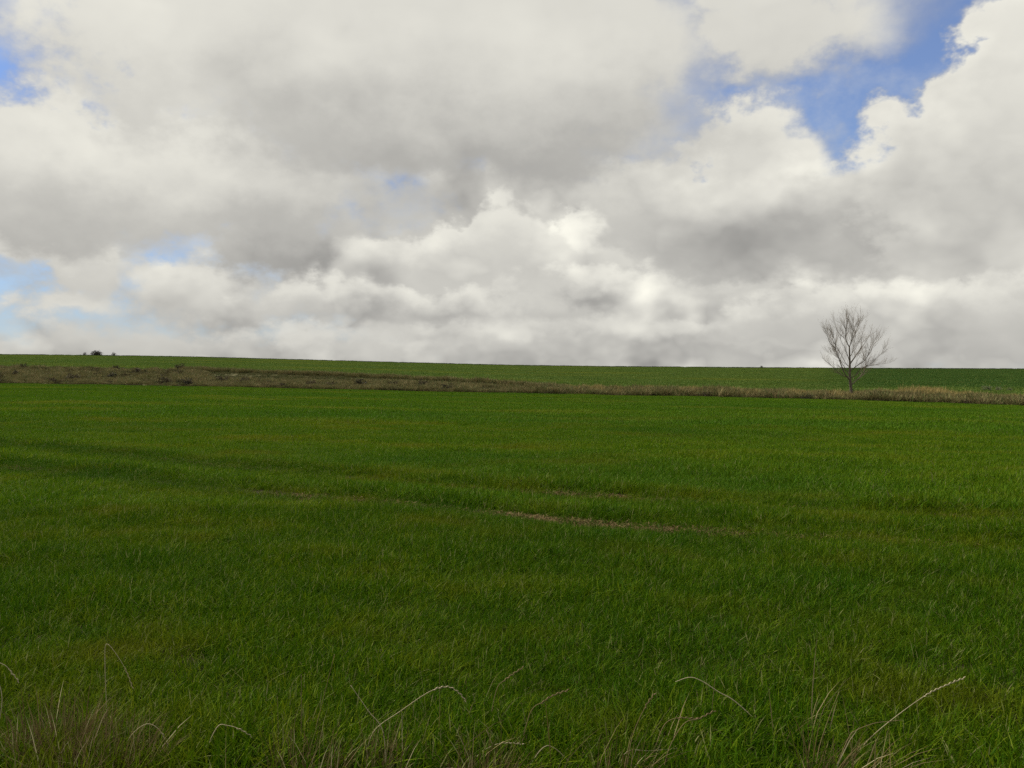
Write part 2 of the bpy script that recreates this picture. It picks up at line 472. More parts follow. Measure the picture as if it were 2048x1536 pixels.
# two wheel tracks of a tractor crossing the field
TRK = [np.array([(-30, 26.5), (-9, 15.6), (-4, 12.9), (0, 10.55), (.7, 10.1), (1.8, 9.65), (3.1, 9.15), (6, 8.3), (14, 6.6)]),
       np.array([(-30, 31), (-9, 18.4), (-.9, 13.5), (3.1, 11.7), (5.6, 10.6), (9, 9.5), (18, 7.2)])]
def track_dist(x, y):
    d = []
    for T in TRK:
        d.append(np.abs(y - np.interp(x, T[:, 0], T[:, 1])) * .87)
    return d

GREENS = [(.016, .052, .001), (.064, .140, .002), (.240, .285, .012)]  # one wheat crop; near-to-far brightness is put into these three sets of greens
GREENS_MID = [(.028, .082, .002), (.088, .180, .003), (.240, .290, .014)]
GREENS_FAR = [(.046, .122, .004), (.090, .188, .006), (.175, .240, .015)]
M_grass = leaf_mat('young_wheat_leaf', GREENS, (.24, .25, .09), .06, .7, .55, patch_col=(.135, .135, .007), rough=.5, spec=.03, broad=(.030, .098, .004))
M_grass_mid = leaf_mat('young_wheat_leaf_mid', GREENS_MID, (.24, .25, .09), .045, .45, .6, patch_col=(.16, .16, .009), stretch=(.6, 1, 1), broad=(.038, .12, .006))
M_grass_far = leaf_mat('young_wheat_leaf_far', GREENS_FAR, (.16, .17, .06), .04, .22, .75, patch_col=(.19, .215, .016), stretch=(.35, 1, 1), broad=(.05, .14, .008))
M_farcrop = leaf_mat('far_crop_leaf', [(.078, .135, .026), (.118, .182, .036), (.165, .22, .045)], (.22, .22, .06), .05, .035, .6, patch_col=(.22, .23, .028), stretch=(.5, 1, 1), dark_crop=True)
M_dry = leaf_mat('dry_grass_leaf', [(.065, .046, .018), (.14, .10, .042), (.28, .22, .105)], (.52, .45, .26), .10, .8, .2, patch_col=(.16, .10, .045), transl=.2)
M_scrub = leaf_mat('scrub_leaf', [(.11, .105, .045), (.24, .205, .09), (.42, .345, .165)], (.12, .16, .05), .3, .25, .6, patch_col=(.25, .19, .10), transl=.1, mixw=(.3, .55, .5, .2))
M_gold = leaf_mat('golden_reed_leaf', [(.26, .20, .075), (.40, .31, .12), (.52, .42, .2)], (.15, .16, .05), .15, .4, .3, patch_col=(.36, .28, .11), transl=.2)

WIND = .1
g_near = variants('wheat_clump', 12, M_grass, n=62, r=.15, hmin=.05, hmax=.21, w=.0064, lean=(.1, 1.15), wind=.22, curl=.22, seed0=100, wind_dir=.25)
g_mid = variants('wheat_clump_mid', 10, M_grass_mid, n=170, r=.36, hmin=.05, hmax=.20, w=.0095, lean=(.1, 1.1), wind=.22, curl=.22, seed0=300, wind_dir=.25)
g_far = variants('wheat_clump_far', 6, M_grass_far, n=330, r=1.15, hmin=.10, hmax=.25, w=.024, lean=(.1, .7), wind=.35, curl=.22, seed0=500, wind_dir=.25)
g_vfar = variants('crop_clump', 5, M_farcrop, n=260, r=3.2, hmin=.10, hmax=.26, w=.085, lean=(.1, .7), wind=.3, curl=.2, seed0=700)

def wheat(name, P, coll, nv, label, near=True, gap=.0):
    x, y = P[:, 0], P[:, 1]
    keep = y < prof(np.clip(x / np.maximum(y, 25), -.92, .92))[0] - .2
    sc_ = .40 + .45 * vnoise(x, y, .9, 1) + .48 * vnoise(x, y, 2.3, 4) + .35 * (vnoise(x, y, .23, 2) - .5)
    keep &= rng.uniform(0, 1, len(x)) < .78 + .5 * vnoise(x, y, .5, 3)
    if gap: keep &= rng.uniform(0, 1, len(x)) > gap * (vnoise(x, y, 5.3, 9) > .80)
    bare = np.exp(-((x - .8) / 1.3) ** 2) * .55 + .25 * np.exp(-((x + 2.5) / 2) ** 2) * vnoise(x, y, .7, 5) + .22 * vnoise(x, y, 1.1, 15)
    for T, k in zip(TRK, (1.0, .8)):
        ds = (y - np.interp(x, T[:, 0], T[:, 1])) * .87 + .12 * (vnoise(x, y, .8, 12) - .5)
        d = np.abs(ds)
        if near:
            bare_w = .12 + .34 * bare
            keep &= rng.uniform(0, 1, len(x)) > np.clip(1.6 - d / bare_w, 0, 1) * (.36 + .75 * bare) * k
        # crop beside the wheel marks was pressed down, on the near side most
        sc_ *= 1 - (.42 + .25 * bare) * k * np.exp(-((ds + .22) / .45) ** 2)
        sc_ *= 1 + .30 * np.exp(-((ds - .75) / .25) ** 2)
        if not near: keep &= d > .60
    # the verge at the photographer's feet is thin and trampled on the left
    edge = 3.35 + .3 * np.sin(x * 1.1 + .4) - .30 * np.clip(x, -1.2, 2) + .35 * (vnoise(x, y, 1.5, 6) - .5)
    keep &= (y > edge) | (rng.uniform(0, 1, len(x)) < .33)
    sc_ = np.where(y < edge, sc_ * .6, sc_)
    P = P[keep]; sc_ = np.clip(sc_[keep], .6, 1.6)
    pts = np.column_stack([P, zfun(P[:, 0], P[:, 1])])
    return scatter(name, pts, rng.normal(0, .9, len(P)), sc_, coll, nv, label, 'grass')

P = jitter_grid(1.8, 11.0, .080)
wheat('wheat_grass', P, g_near, 12, 'thick young green wheat leaves nearest the camera', gap=.3)
P = jitter_grid(11.0, 36, .10); P = P[np.minimum(*track_dist(P[:, 0], P[:, 1])) < .75]
wheat('wheat_grass', P, g_near, 12, 'green wheat lining the two tractor tracks', gap=.4)
P = jitter_grid(10.9, 32, .20)
wheat('wheat_grass', P, g_mid, 10, 'green wheat on both sides of the tracks in the middle of the field', near=False, gap=.5)
P = jitter_grid(31.5, 135, .72)
wheat('wheat_grass', P, g_far, 6, 'smooth green far part of the near wheat field', near=False)

P = jitter_grid(75, 470, 3.3, xm=1.05)
x, y = P[:, 0], P[:, 1]
P = P[y > prof(np.clip(x / y, -.92, .92))[2] + 2]
scatter('far_crop', np.column_stack([P, zfun(P[:, 0], P[:, 1])]), rng.uniform(0, 6.28, len(P)), rng.uniform(.8, 1.2, len(P)), g_vfar, 5,
        'green crop on the rising ground below the horizon', 'grass')

# dark clumps that draw a thin dark rim along the crest of the far slope
M_crest = leaf_mat('crest_rim', [(.015, .022, .008), (.026, .034, .012), (.045, .05, .02)], (.06, .05, .03), .1, .05, .2, patch_col=(.04, .045, .02), transl=.1)
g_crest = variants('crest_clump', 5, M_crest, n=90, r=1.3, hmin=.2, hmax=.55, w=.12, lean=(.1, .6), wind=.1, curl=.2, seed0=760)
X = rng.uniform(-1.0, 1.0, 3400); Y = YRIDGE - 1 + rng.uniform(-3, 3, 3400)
scatter('crest_rim', np.column_stack([X * Y, Y, zfun(X * Y, Y)]), rng.uniform(0, 6.28, 3400), rng.uniform(.5, 1.2, 3400), g_crest, 5,
        'thin dark rim line along the skyline', 'grass')

# ------------------------------------------------------------------ dry scrub on the bank
s_tus = variants('dry_tussock', 6, M_scrub, n=110, r=.50, hmin=.25, hmax=.80, w=.035, lean=(.1, .8), wind=.12, radial=.35, curl=.3, seed0=900)
s_gold = variants('reed_tussock', 5, M_gold, n=90, r=.55, hmin=.5, hmax=1.15, w=.035, lean=(.05, .4), wind=.12, radial=.2, curl=.2, seed0=950)

def colX(px): return (np.asarray(px, float) - 1024) / F
def strip(name, px0, px1, n, dfun, hfun, coll, nv, label):
    px = rng.uniform(px0, px1, n); X = colX(px)
    y1, z1, y2, z2, z0 = prof(X)
    t = rng.uniform(0, 1, n)
    Y = dfun(px, t, y1, y2)
    x = X * Y
    return scatter(name, np.column_stack([x, Y, zfun(x, Y)]), rng.uniform(0, 6.28, n), hfun(px, t) * rng.uniform(.6, 1.25, n), coll, nv, label, 'dry grass')

# the lower scrub covers the whole bank at the left and thins to a line on the right
strip('dry_scrub', -850, 420, 5000, lambda p, t, a, b: a + .3 + (b - a) * t, lambda p, t: .38 + .8 * vnoise(p, t * 40, .08, 8), s_tus, 6,
      'brown dry scrub covering the broad bank at the left')
strip('dry_scrub', 400, 1100, 2300, lambda p, t, a, b: a + .2 + np.minimum((b - a) * .62, 13) * t ** 1.3, lambda p, t: .70 + .4 * vnoise(p, t * 30, .03, 9), s_tus, 6,
      'brown dry scrub along the foot of the bank in the middle')
strip('dry_scrub', 360, 1075, 900, lambda p, t, a, b: b - .8 + 1.8 * t, lambda p, t: .85 + .4 * vnoise(p, t, .05, 10), s_tus, 6,
      'upper line of dry grass slanting down along the bank top')
strip('dry_scrub', 1060, 2850, 3200, lambda p, t, a, b: a + .2 + (np.minimum(b - a, 7)) * t, lambda p, t: .90 + .5 * vnoise(p, t, .03, 12), s_tus, 6,
      'thin line of brown dry grass along the field edge at the right')
strip('golden_reeds', 1730, 1990, 420, lambda p, t, a, b: a + 3 + (b - a + 2) * t, lambda p, t: (.32 + .40 * np.exp(-((p - 1850) / 95) ** 2)) * rng.uniform(.6, 1.5, len(p)), s_gold, 5,
      'patch of golden dry reeds to the right of the bare tree')
strip('golden_reeds', 1100, 1740, 420, lambda p, t, a, b: a + 1.2 + (b - a) * t, lambda p, t: .55 + .25 * vnoise(p, t, .04, 31), s_gold, 5,
      'low tan grass in the dry strip from the middle to the bare tree')
strip('golden_reeds', 1960, 2850, 680, lambda p, t, a, b: a + 2 + (b - a) * t, lambda p, t: .58 + 0 * p, s_gold, 5,
      'low tan reeds on the bank at the right edge')

M_darkscrub = leaf_mat('dark_scrub_leaf', [(.04, .035, .018), (.08, .066, .034), (.14, .11, .06)], (.07, .09, .03), .2, .3, .5, patch_col=(.07, .06, .03), transl=.1, mixw=(.3, .55, .5, .2))
s_dark = variants('dark_scrub_clump', 5, M_darkscrub, n=120, r=.55, hmin=.2, hmax=.7, w=.035, lean=(.1, .9), wind=.1, radial=.4, curl=.35, seed0=1010)
strip('dark_scrub_and_shade', -850, 1000, 800, lambda p, t, a, b: a + np.where(p < 400, (b - a) * t, np.minimum((b - a) * .5, 9) * t), lambda p, t: .6 + .6 * vnoise(p, t * 40, .05, 21), s_dark, 5,
      'darker brown stems mixed into the scrub of the left bank')
strip('dark_scrub_and_shade', -850, 2850, 870, lambda p, t, a, b: a - .15 + .5 * t, lambda p, t: .30 + .35 * vnoise(p, t, .05, 22), s_dark, 5,  # dark clumps stand in for the shadow at the field edge
      'dark low clumps drawing the shadow line along the foot of the bank at the edge of the wheat')
M_rough = leaf_mat('rough_grass_leaf', [(.05, .07, .02), (.10, .11, .04), (.18, .15, .07)], (.25, .2, .1), .2, .3, .6, patch_col=(.07, .10, .02), transl=.15, mixw=(.3, .45, .5, .15))
s_low = variants('rough_clump', 5, M_rough, n=150, r=.8, hmin=.10, hmax=.32, w=.03, lean=(.1, .8), wind=.12, curl=.3, seed0=980)
strip('rough_grass', 330, 1150, 1500, lambda p, t, a, b: a + 1 + (b - a - 1) * t, lambda p, t: 1 + 0 * p, s_low, 5,
      'olive rough grass between the two brown lines of the bank')

# ------------------------------------------------------------------ bark and twigs
def bark_mat(name, c0, c1):
    m, nt, out = newmat(name)
    tc = nt.nodes.new('ShaderNodeTexCoord')
    n = S(nt, noise(nt, tc.outputs['Object'], 6, 6, .65).outputs['Fac'])
    col = ramp(nt, n, [(.3, c0), (.7, c1)])
    b = node(nt, 'ShaderNodeBump', {'Height': n, 'Strength': .6, 'Distance': .03})
    p = node(nt, 'ShaderNodeBsdfPrincipled', {'Base Color': col, 'Roughness': .9, 'Normal': b.outputs[0]})
    nt.links.new(p.outputs[0], out.inputs[0])
    return m
M_bark = bark_mat('grey_bark', (.07, .055, .038), (.17, .135, .095))
M_twig = bark_mat('twig_bark', (.13, .10, .07), (.23, .18, .125))
M_dark = bark_mat('dark_twig', (.022, .02, .014), (.05, .045, .03))

class Tubes:
    def __init__(s): s.v, s.f = [], []
    def add(s, pts, radii, sides=6):
        pts = [Vector(p) for p in pts]; base = len(s.v); n = len(pts)
        ref = Vector((.3, .9, .2))
        for i, p in enumerate(pts):
            d = (pts[min(i + 1, n - 1)] - pts[max(i - 1, 0)]).normalized()
            a = d.cross(ref)
            if a.length < 1e-3: a = d.cross(Vector((1, 0, 0)))
            a.normalize(); b = d.cross(a)
            for k in range(sides):
                th = 2 * math.pi * k / sides
                s.v.append(p + (a * math.cos(th) + b * math.sin(th)) * radii[i])
        for i in range(n - 1):
            for k in range(sides):
                k2 = (k + 1) % sides
                s.f.append((base + i * sides + k, base + i * sides + k2, base + (i + 1) * sides + k2, base + (i + 1) * sides + k))
        s.f.append(tuple(base + (n - 1) * sides + k for k in range(sides)))
    def build(s, name, mat, parent=None, smooth=True):
        return mesh_obj(name, s.v, s.f, mat, parent, smooth=smooth)

def smooth_path(pts, k=3):
    """Catmull-Rom through the given points"""
    P = [Vector(p) for p in pts]; P = [P[0] * 2 - P[1]] + P + [P[-1] * 2 - P[-2]]
    out = []
    for i in range(1, len(P) - 2):
        for j in range(k):
            t = j / k; a, b, c, d = P[i - 1:i + 3]
            out.append(.5 * ((2 * b) + (c - a) * t + (2 * a - 5 * b + 4 * c - d) * t * t + (3 * b - a - 3 * c + d) * t ** 3))
    out.append(P[-2])
    return out

# ------------------------------------------------------------------ the bare tree
TY = 87.0
TX = (1703.5 - 1024) / F * TY
TZ = float(zfun(TX, TY))
MPP = .965 * TY / F / 7.68                                  # metres for one pixel of the enlarged crop the limbs were read from
tree = empty('bare_tree', (TX, TY, TZ - .05))
tag(tree, 'leafless grey tree standing alone in the dry strip at the right', 'tree')
ZB = 1445.0
def tp(x, y, dep=0.0): return Vector(((x - 640) * MPP, dep, (ZB - y) * MPP))
tr = random.Random(5)
trunk_pts = smooth_path([tp(640, 1450), tp(638, 1360), tp(622, 1220), tp(612, 1080, .04), tp(610, 960, .03), tp(608, 850), tp(602, 720, -.03), tp(600, 615)])
n = len(trunk_pts)
tb = Tubes(); tb.add(trunk_pts, [.17 * (1 - .62 * (i / (n - 1)) ** .8) + (.05 if i == 0 else 0) for i in range(n)], 9)
tb.build('trunk', M_bark, tree)
LIMBS = [  # points (x, y) in the crop, sideways depth at the tip, base radius
    ([(612, 1150), (520, 1040), (440, 860), (400, 770), (345, 640), (335, 560), (270, 400)], -.9, .072),
    ([(350, 655), (240, 560), (190, 440), (170, 375)], -1.3, .038),
    ([(608, 1060), (560, 980), (470, 820), (430, 740), (410, 620)], .9, .045),
    ([(606, 850), (560, 740), (500, 610), (440, 520), (420, 420)], -.6, .045),
    ([(610, 880), (700, 770), (790, 650), (828, 560), (825, 490), (870, 350)], .8, .045),
    ([(615, 1000), (720, 910), (800, 850), (850, 770), (880, 640), (960, 480)], -1.0, .052),
    ([(622, 1230), (720, 1150), (830, 1040), (880, 950), (905, 860), (890, 770)], .7, .058),
    ([(880, 950), (980, 915), (1080, 895), (1230, 885)], 1.1, .036),
    ([(900, 800), (980, 680), (1050, 560), (1150, 470)], .9, .036),
    ([(600, 620), (555, 540), (535, 450), (533, 340), (545, 240), (540, 170)], -.3, .062),
    ([(532, 470), (440, 380), (405, 260)], .5, .034),
    ([(533, 350), (490, 290), (480, 190)], -.5, .028),
    ([(600, 625), (622, 560), (655, 490), (700, 400), (770, 250), (790, 200)], .4, .05),
    ([(612, 600), (628, 470), (640, 330), (615, 240)], -.5, .036),
    ([(612, 770), (650, 720), (672, 620), (720, 420), (690, 250), (705, 130)], .6, .040),
    ([(612, 1090), (520, 1080), (440, 1020), (370, 930), (310, 865)], .9, .040),
    ([(420, 800), (350, 770), (275, 740)], -.9, .026),
    ([(618, 1120), (700, 1060), (760, 960), (880, 900), (1010, 760), (1050, 700)], -1.2, .042),
    ([(610, 940), (560, 880), (480, 700), (380, 500), (330, 430)], 1.2, .036),
    ([(612, 900), (680, 820), (760, 720), (900, 560), (1000, 430)], 1.3, .040),
]
tw = Tubes()
def grow(p0, d0, length, r, level):
    seg = 5 if level < 2 else 3
    pts = [Vector(p0)]; d = Vector(d0).normalized()
    for i in range(seg):
        d = (d + Vector((tr.gauss(0, .09), tr.gauss(0, .09), tr.gauss(.06, .06)))).normalized()
        pts.append(pts[-1] + d * length / seg)
    tw.add(pts, [max(r * (1 - .75 * i / seg), .0025) for i in range(seg + 1)], 4 if level < 2 else 3)
    if level < 3:
        for i in range(1, seg + 1):
            for _ in range(2 if level < 2 else 1):
                if tr.random() < (.85 if level < 2 else .7):
                    ax = Vector((tr.gauss(0, 1), tr.gauss(0, 1), tr.gauss(.35, .6))).normalized()
                    dd = (d * 1.0 + ax * .55).normalized()
                    grow(pts[i], dd, length * tr.uniform(.38, .6), r * (.55 - .05 * i / seg), level + 1)
for (pl, dep, r0) in LIMBS:
    m = len(pl)
    # a limb that starts on another limb starts at that limb's depth
    off = tr.uniform(-.02, .02)
    if pl[0][0] < 580 or pl[0][0] > 660: off = dep * .55
    path = smooth_path([tp(px, py, off + (dep - off) * (i / (m - 1)) ** 1.2) for i, (px, py) in enumerate(pl)])
    k = len(path)
    lb = Tubes(); lb.add(path, [.86 * r0 * (1 - .78 * i / (k - 1)) for i in range(k)], 7)
    lb.build('limb', M_bark, tree)
    L = sum((path[i + 1] - path[i]).length for i in range(k - 1))
    for i in range(2, k):
        for _ in range(2):
            if tr.random() < .66:
                d = (path[min(i + 1, k - 1)] - path[i - 1]).normalized()
                ax = Vector((tr.gauss(0, 1), tr.gauss(0, 1), tr.gauss(.3, .6))).normalized()
                grow(path[i], (d * .9 + ax * .65), tr.uniform(.6, 1.25) * (1.1 - .35 * i / k), r0 * .20, 1)
    grow(path[-1], path[-1] - path[-3], tr.uniform(.7, 1.1), r0 * .22, 1)
for i in range(14):                                      # shoots low on the trunk
    z = tr.uniform(.6, 3.0); a = tr.uniform(0, 6.28)
    p = trunk_pts[min(int(z / 5.2 * n), n - 1)]
    grow(p, (math.cos(a) * .8, math.sin(a) * .8, .8), tr.uniform(.3, .7), .010, 2)
tag(tw.build('twigs', M_twig, tree), kind='stuff')

# ------------------------------------------------------------------ bushes
def bush(name, px, Y, w, h, label, seed, mat_leaf, mat_twig=None, leaf=.10, nl=420, group=None, flat=.6, cat='bush', row=None):
    g = random.Random(seed)
    X = (px - 1024) / F; x = X * Y; z = float(zfun(x, Y))
    root = empty(name, (x, Y, z - .03)); tag(root, label, cat, group)
    t = Tubes(); tips = []
    for i in range(9 + int(w * 3)):
        a = g.uniform(0, 6.28); e = g.uniform(.35, 1.3)
        rr = g.uniform(.75, 1.0)
        tip = Vector((math.cos(a) * math.cos(e) * w * .5 * rr, math.sin(a) * math.cos(e) * w * .5 * rr, math.sin(e) * h * rr))
        p0 = Vector((g.gauss(0, .06) * w, g.gauss(0, .06) * w, 0))
        mid = p0.lerp(tip, .5) + Vector((g.gauss(0, .05) * w, g.gauss(0, .05) * w, .08 * h))
        path = smooth_path([p0, mid, tip], 3)
        r = .012 * h + .008
        t.add(path, [r * (1 - .8 * j / (len(path) - 1)) for j in range(len(path))], 4)
        for _ in range(5):
            k = g.randrange(2, len(path)); d = Vector((g.gauss(0, 1), g.gauss(0, 1), g.gauss(.4, .6))).normalized() * g.uniform(.12, .3) * h
            t.add([path[k], path[k] + d * .5, path[k] + d], [r * .4, r * .3, r * .12], 3); tips.append(path[k] + d * .6)
        tips += path[3:]
    t.build('branches', mat_twig or M_dark, root)
    V, Fs, T = [], [], []
    for i in range(nl):
        if i % 3:
            a = g.uniform(0, 6.28); e = math.asin(g.uniform(0, 1)); rr = g.uniform(.35, 1.0) * (.85 + .15 * math.sin(3 * a + seed) * math.cos(4 * e))
            c = Vector((math.cos(a) * math.cos(e) * w * .5 * rr, math.sin(a) * math.cos(e) * w * .5 * rr, math.sin(e) * h * rr))
        else:
            c = g.choice(tips) + Vector((g.gauss(0, .05) * w, g.gauss(0, .05) * w, g.gauss(0, .05) * h))
        if c.z < .02: c.z = abs(c.z) + .03
        n1 = Vector((g.gauss(0, 1), g.gauss(0, 1), g.gauss(0, 1))).normalized(); n2 = n1.orthogonal().normalized()
        s1 = leaf * g.uniform(.6, 1.3); s2 = s1 * .5; b = len(V)
        V += [c - n1 * s1, c + n2 * s2, c + n1 * s1, c - n2 * s2]; Fs.append((b, b + 1, b + 2, b + 3)); T += [g.random()] * 4
    tag(mesh_obj('foliage', V, Fs, mat_leaf, root, attrs={'tone': T}), kind='stuff')
    return root

M_bushdark = leaf_mat('dark_bush_leaf', [(.018, .018, .011), (.032, .03, .018), (.055, .048, .028)], (.08, .06, .03), .1, .5, .2, patch_col=(.04, .04, .02), transl=.1)
M_bushgrey = leaf_mat('grey_green_leaf', [(.08, .10, .045), (.14, .16, .075), (.22, .24, .13)], (.2, .2, .12), .15, .5, .2, patch_col=(.1, .11, .06), transl=.15)
M_bushbrown = leaf_mat('brown_bush_leaf', [(.03, .022, .013), (.06, .043, .025), (.10, .07, .04)], (.05, .05, .02), .15, .5, .2, patch_col=(.06, .045, .025), transl=.1)

# on the skyline
bush('skyline_bush', 194, YRIDGE - 2, 6.4, 2.9, 'largest round dark bush on the skyline at the left', 1, M_bushdark, leaf=.17, nl=1500)
bush('skyline_bush', 170, YRIDGE - 3, 2.4, 2.0, 'small dark bush on the skyline just left of the largest one', 2, M_bushdark, leaf=.15, nl=160)
bush('skyline_bush', 228, YRIDGE - 1, 3.6, 1.9, 'low thin bush on the skyline right of the largest one', 3, M_bushdark, leaf=.15, nl=260)
bush('skyline_bush', 1523, YRIDGE - 2, 1.9, 1.3, 'tiny dark bush alone on the skyline left of the bare tree', 4, M_bushdark, leaf=.15, nl=160)
# right of the tree, beyond the reeds
bush('pale_bush', 1975, 112, 1.9, .75, 'grey-green low bush in the dark green crop beyond the reeds', 5, M_bushgrey, leaf=.07, nl=500)
bush('pale_bush', 1998, 113, 1.3, .62, 'smaller grey-green bush touching the right side of a larger one', 6, M_bushgrey, leaf=.07, nl=260)
bush('pale_bush', 2019, 112, .9, .55, 'rightmost small grey-green bush beside the edge of the picture', 7, M_bushgrey, leaf=.06, nl=160)
# on the bank
def bankY(px, t):
    p = prof(colX(px)); return float(p[0] + (p[2] - p[0]) * t)
bush('bank_bush', 362, bankY(362, 1.0), 2.1, 1.45, 'tall brown bush where the upper grass line starts on the bank', 8, M_bushbrown, leaf=.09, nl=420)
bush('bank_bush', 1390, bankY(1390, .5), 3.0, .95, 'wide brown bush rising from the thin dry strip left of the tree', 9, M_bushbrown, leaf=.08, nl=600)
bush('bank_bush', 1095, bankY(1095, .5), 2.6, .95, 'brown bush where the two lines of dry grass meet', 10, M_bushbrown, leaf=.08, nl=500)
bush('bank_bush', 48, bankY(48, .98), 2.0, .9, 'brown bush on the bank top near the left edge', 11, M_bushbrown, leaf=.08, nl=300)
bush('bank_bush', 232, bankY(232, .95), 1.7, .8, 'brown bush on the bank top below the skyline bushes', 12, M_bushbrown, leaf=.08, nl=260)
ORD = ['first', 'second', 'third', 'fourth', 'fifth', 'sixth', 'seventh', 'eighth', 'ninth', 'tenth', 'eleventh', 'twelfth', 'thirteenth', 'fourteenth', 'fifteenth', 'sixteenth']
g = random.Random(3)
for i in range(16):
    px = 15 + 900 * (i + .15 + .7 * g.random()) / 16; t = g.uniform(.05, .75) if px < 400 else g.uniform(.03, .28)
    w = g.uniform(1.4, 2.6)
    bush('scrub_bush', px, bankY(px, t), w, w * g.uniform(.42, .58), ORD[i] + ' low dark scrub bush from the left edge, in the brown bank', 40 + i, M_bushdark if i % 3 == 0 else M_bushbrown,
         leaf=.10, nl=260, group='low dark bushes scattered over the left bank')
for i in range(12):
    px = 1000 + 1030 * (i + .1 + .8 * g.random()) / 12
    w = g.uniform(1.0, 1.9)
    bush('scrub_bush', px, bankY(px, g.uniform(-.06, .1)), w, w * g.uniform(.30, .42), ORD[i] + ' low dark bush from the middle, along the foot of the right strip', 90 + i, M_bushdark if i % 2 else M_bushbrown,
         leaf=.09, nl=180, group='low dark bushes along the foot of the right strip')

# ------------------------------------------------------------------ dry stalks at the photographer's feet
M_straw = leaf_mat('straw', [(.48, .40, .25), (.60, .52, .34), (.70, .62, .44)], (.5, .4, .22), .1, 8, .2, patch_col=(.55, .45, .27), transl=.1)
M_stem = leaf_mat('brown_stem', [(.22, .16, .08), (.32, .24, .13), (.42, .34, .2)], (.2, .13, .05), .1, 8, .2, patch_col=(.2, .14, .06), transl=.1)

def at_px(px, py, Y): return Vector(((px - 1024) / F * Y, Y, EYE + (ROW0 - py) / F * Y))

def stalk(Y, pts, label, base=None, ear=0.0, r=.0016, mat=None, seed=0, dy=.0, cat='grass stalk', group=None):
    """pts run from the lowest seen point to the tip; the stem goes on down to the soil"""
    g = random.Random(seed + 900)
    P = [at_px(px, py, Y + dy * i / max(len(pts) - 1, 1)) for i, (px, py) in enumerate(pts)]
    bx = P[0].x if base is None else (base - 1024) / F * Y
    B = Vector((bx, Y, float(zfun(bx, Y)) - .01))
    path = smooth_path([B] + P, 6)
    root = empty('dry_stalk', B)
    tag(root, label, cat, group)
    path = [p - B for p in path]; k = len(path)
    L = [0.0]
    for i in range(1, k): L.append(L[-1] + (path[i] - path[i - 1]).length)
    t = Tubes(); t.add(path, [1.15 * r * (1 - .5 * i / (k - 1)) for i in range(k)], 5)
    t.build('stem', mat or M_straw, root)
    if ear:
        h = Tubes(); s0 = L[-1] - ear; m = max(int(ear / .011), 5)
        for j in range(m):
            s = s0 + ear * (j + .5) / m
            i = max(q for q in range(k) if L[q] <= s); i = min(i, k - 2)
            f = (s - L[i]) / max(L[i + 1] - L[i], 1e-6)
            p = path[i].lerp(path[i + 1], f); d = (path[i + 1] - path[i]).normalized()
            side = d.cross(Vector((0, 1, 0))).normalized() * (1 if j % 2 else -1) + Vector((0, g.gauss(0, .4), 0))
            q = p + d * .007 + side * .0022; q2 = p + d * .015 + side * .0042
            h.add([p, q, q2], [.0012, .0027, .0005], 4)
        h.build('seed_head', mat or M_straw, root)
    return root

stalk(3.75, [(745, 1468), (800, 1425), (858, 1386), (893, 1376), (915, 1386), (931, 1404)], 'dry stalk with a drooping seed head arching right, left of centre', base=728, ear=.17, seed=1)
stalk(4.1, [(1475, 1408), (1440, 1387), (1404, 1364), (1380, 1357), (1352, 1366)], 'pale bent stalk lying over the wheat right of centre', base=1545, ear=0, r=.0023, seed=2)
stalk(3.6, [(765, 1468), (735, 1424), (700, 1373)], 'straight pale stalk leaning left beside the drooping seed head', base=772, r=.0019, seed=3)
stalk(3.8, [(1060, 1430), (1085, 1407), (1110, 1392), (1136, 1383)], 'brown seed head leaning right near the middle of the foreground', base=1035, ear=.14, seed=4, mat=M_stem)
stalk(4.1, [(992, 1385), (1010, 1362), (1046, 1337)], 'small brown seed head standing highest in the middle foreground', base=975, ear=.12, seed=5, mat=M_stem)
stalk(4.2, [(209, 1400), (207, 1340), (210, 1290), (235, 1318), (252, 1350), (262, 1378)], 'tall dry stalk bent over at the top above the brown tuft', base=210, ear=.12, seed=6)
stalk(3.6, [(1640, 1505), (1660, 1440), (1681, 1386)], 'upright tan stalk leaning slightly right in the right foreground', base=1632, seed=7, mat=M_stem)
stalk(3.8, [(1745, 1478), (1800, 1432), (1858, 1391), (1900, 1371), (1932, 1358)], 'long stalk with a slender seed head leaning far right', base=1700, ear=.20, seed=8)
stalk(3.65, [(1700, 1480), (1715, 1464), (1750, 1450), (1778, 1446), (1808, 1443)], 'arched tan stalk below the long leaning seed head', base=1665, ear=.0, seed=9, mat=M_stem)
stalk(3.75, [(255, 1480), (290, 1451), (318, 1466), (336, 1505)], 'dry stalk curling over right of the brown tuft at left', base=235, ear=.10, seed=10)
stalk(3.75, [(430, 1460), (452, 1454), (478, 1462), (500, 1476)], 'short pale curved stalk lying above the trampled straw', base=395, ear=.08, r=.0020, seed=11)
stalk(3.75, [(1012, 1545), (990, 1504), (973, 1464)], 'pale straw leaning left in front of the middle tuft', base=1020, seed=12, r=.0018)
stalk(3.75, [(960, 1510), (990, 1493), (1015, 1489), (1046, 1492)], 'nearly level pale seed head in the middle tuft', base=940, ear=.11, seed=13)
stalk(3.7, [(1085, 1500), (1110, 1500), (1148, 1535)], 'bent grass blade folded like a roof beside the middle tuft', base=1050, seed=14, r=.0015)
stalk(3.7, [(1255, 1507), (1300, 1505), (1355, 1501)], 'level pale straw left of the straight twin stalks', base=1235, seed=15, r=.0015)
stalk(3.6, [(1265, 1480), (1290, 1420), (1310, 1390)], 'thin tan stalk leaning right behind the level straw', base=1250, seed=16, mat=M_stem, ear=.08)
stalk(3.8, [(600, 1480), (601, 1400), (601, 1352)], 'thin upright brown stalk left of centre, the taller one', base=599, seed=17, mat=M_stem)
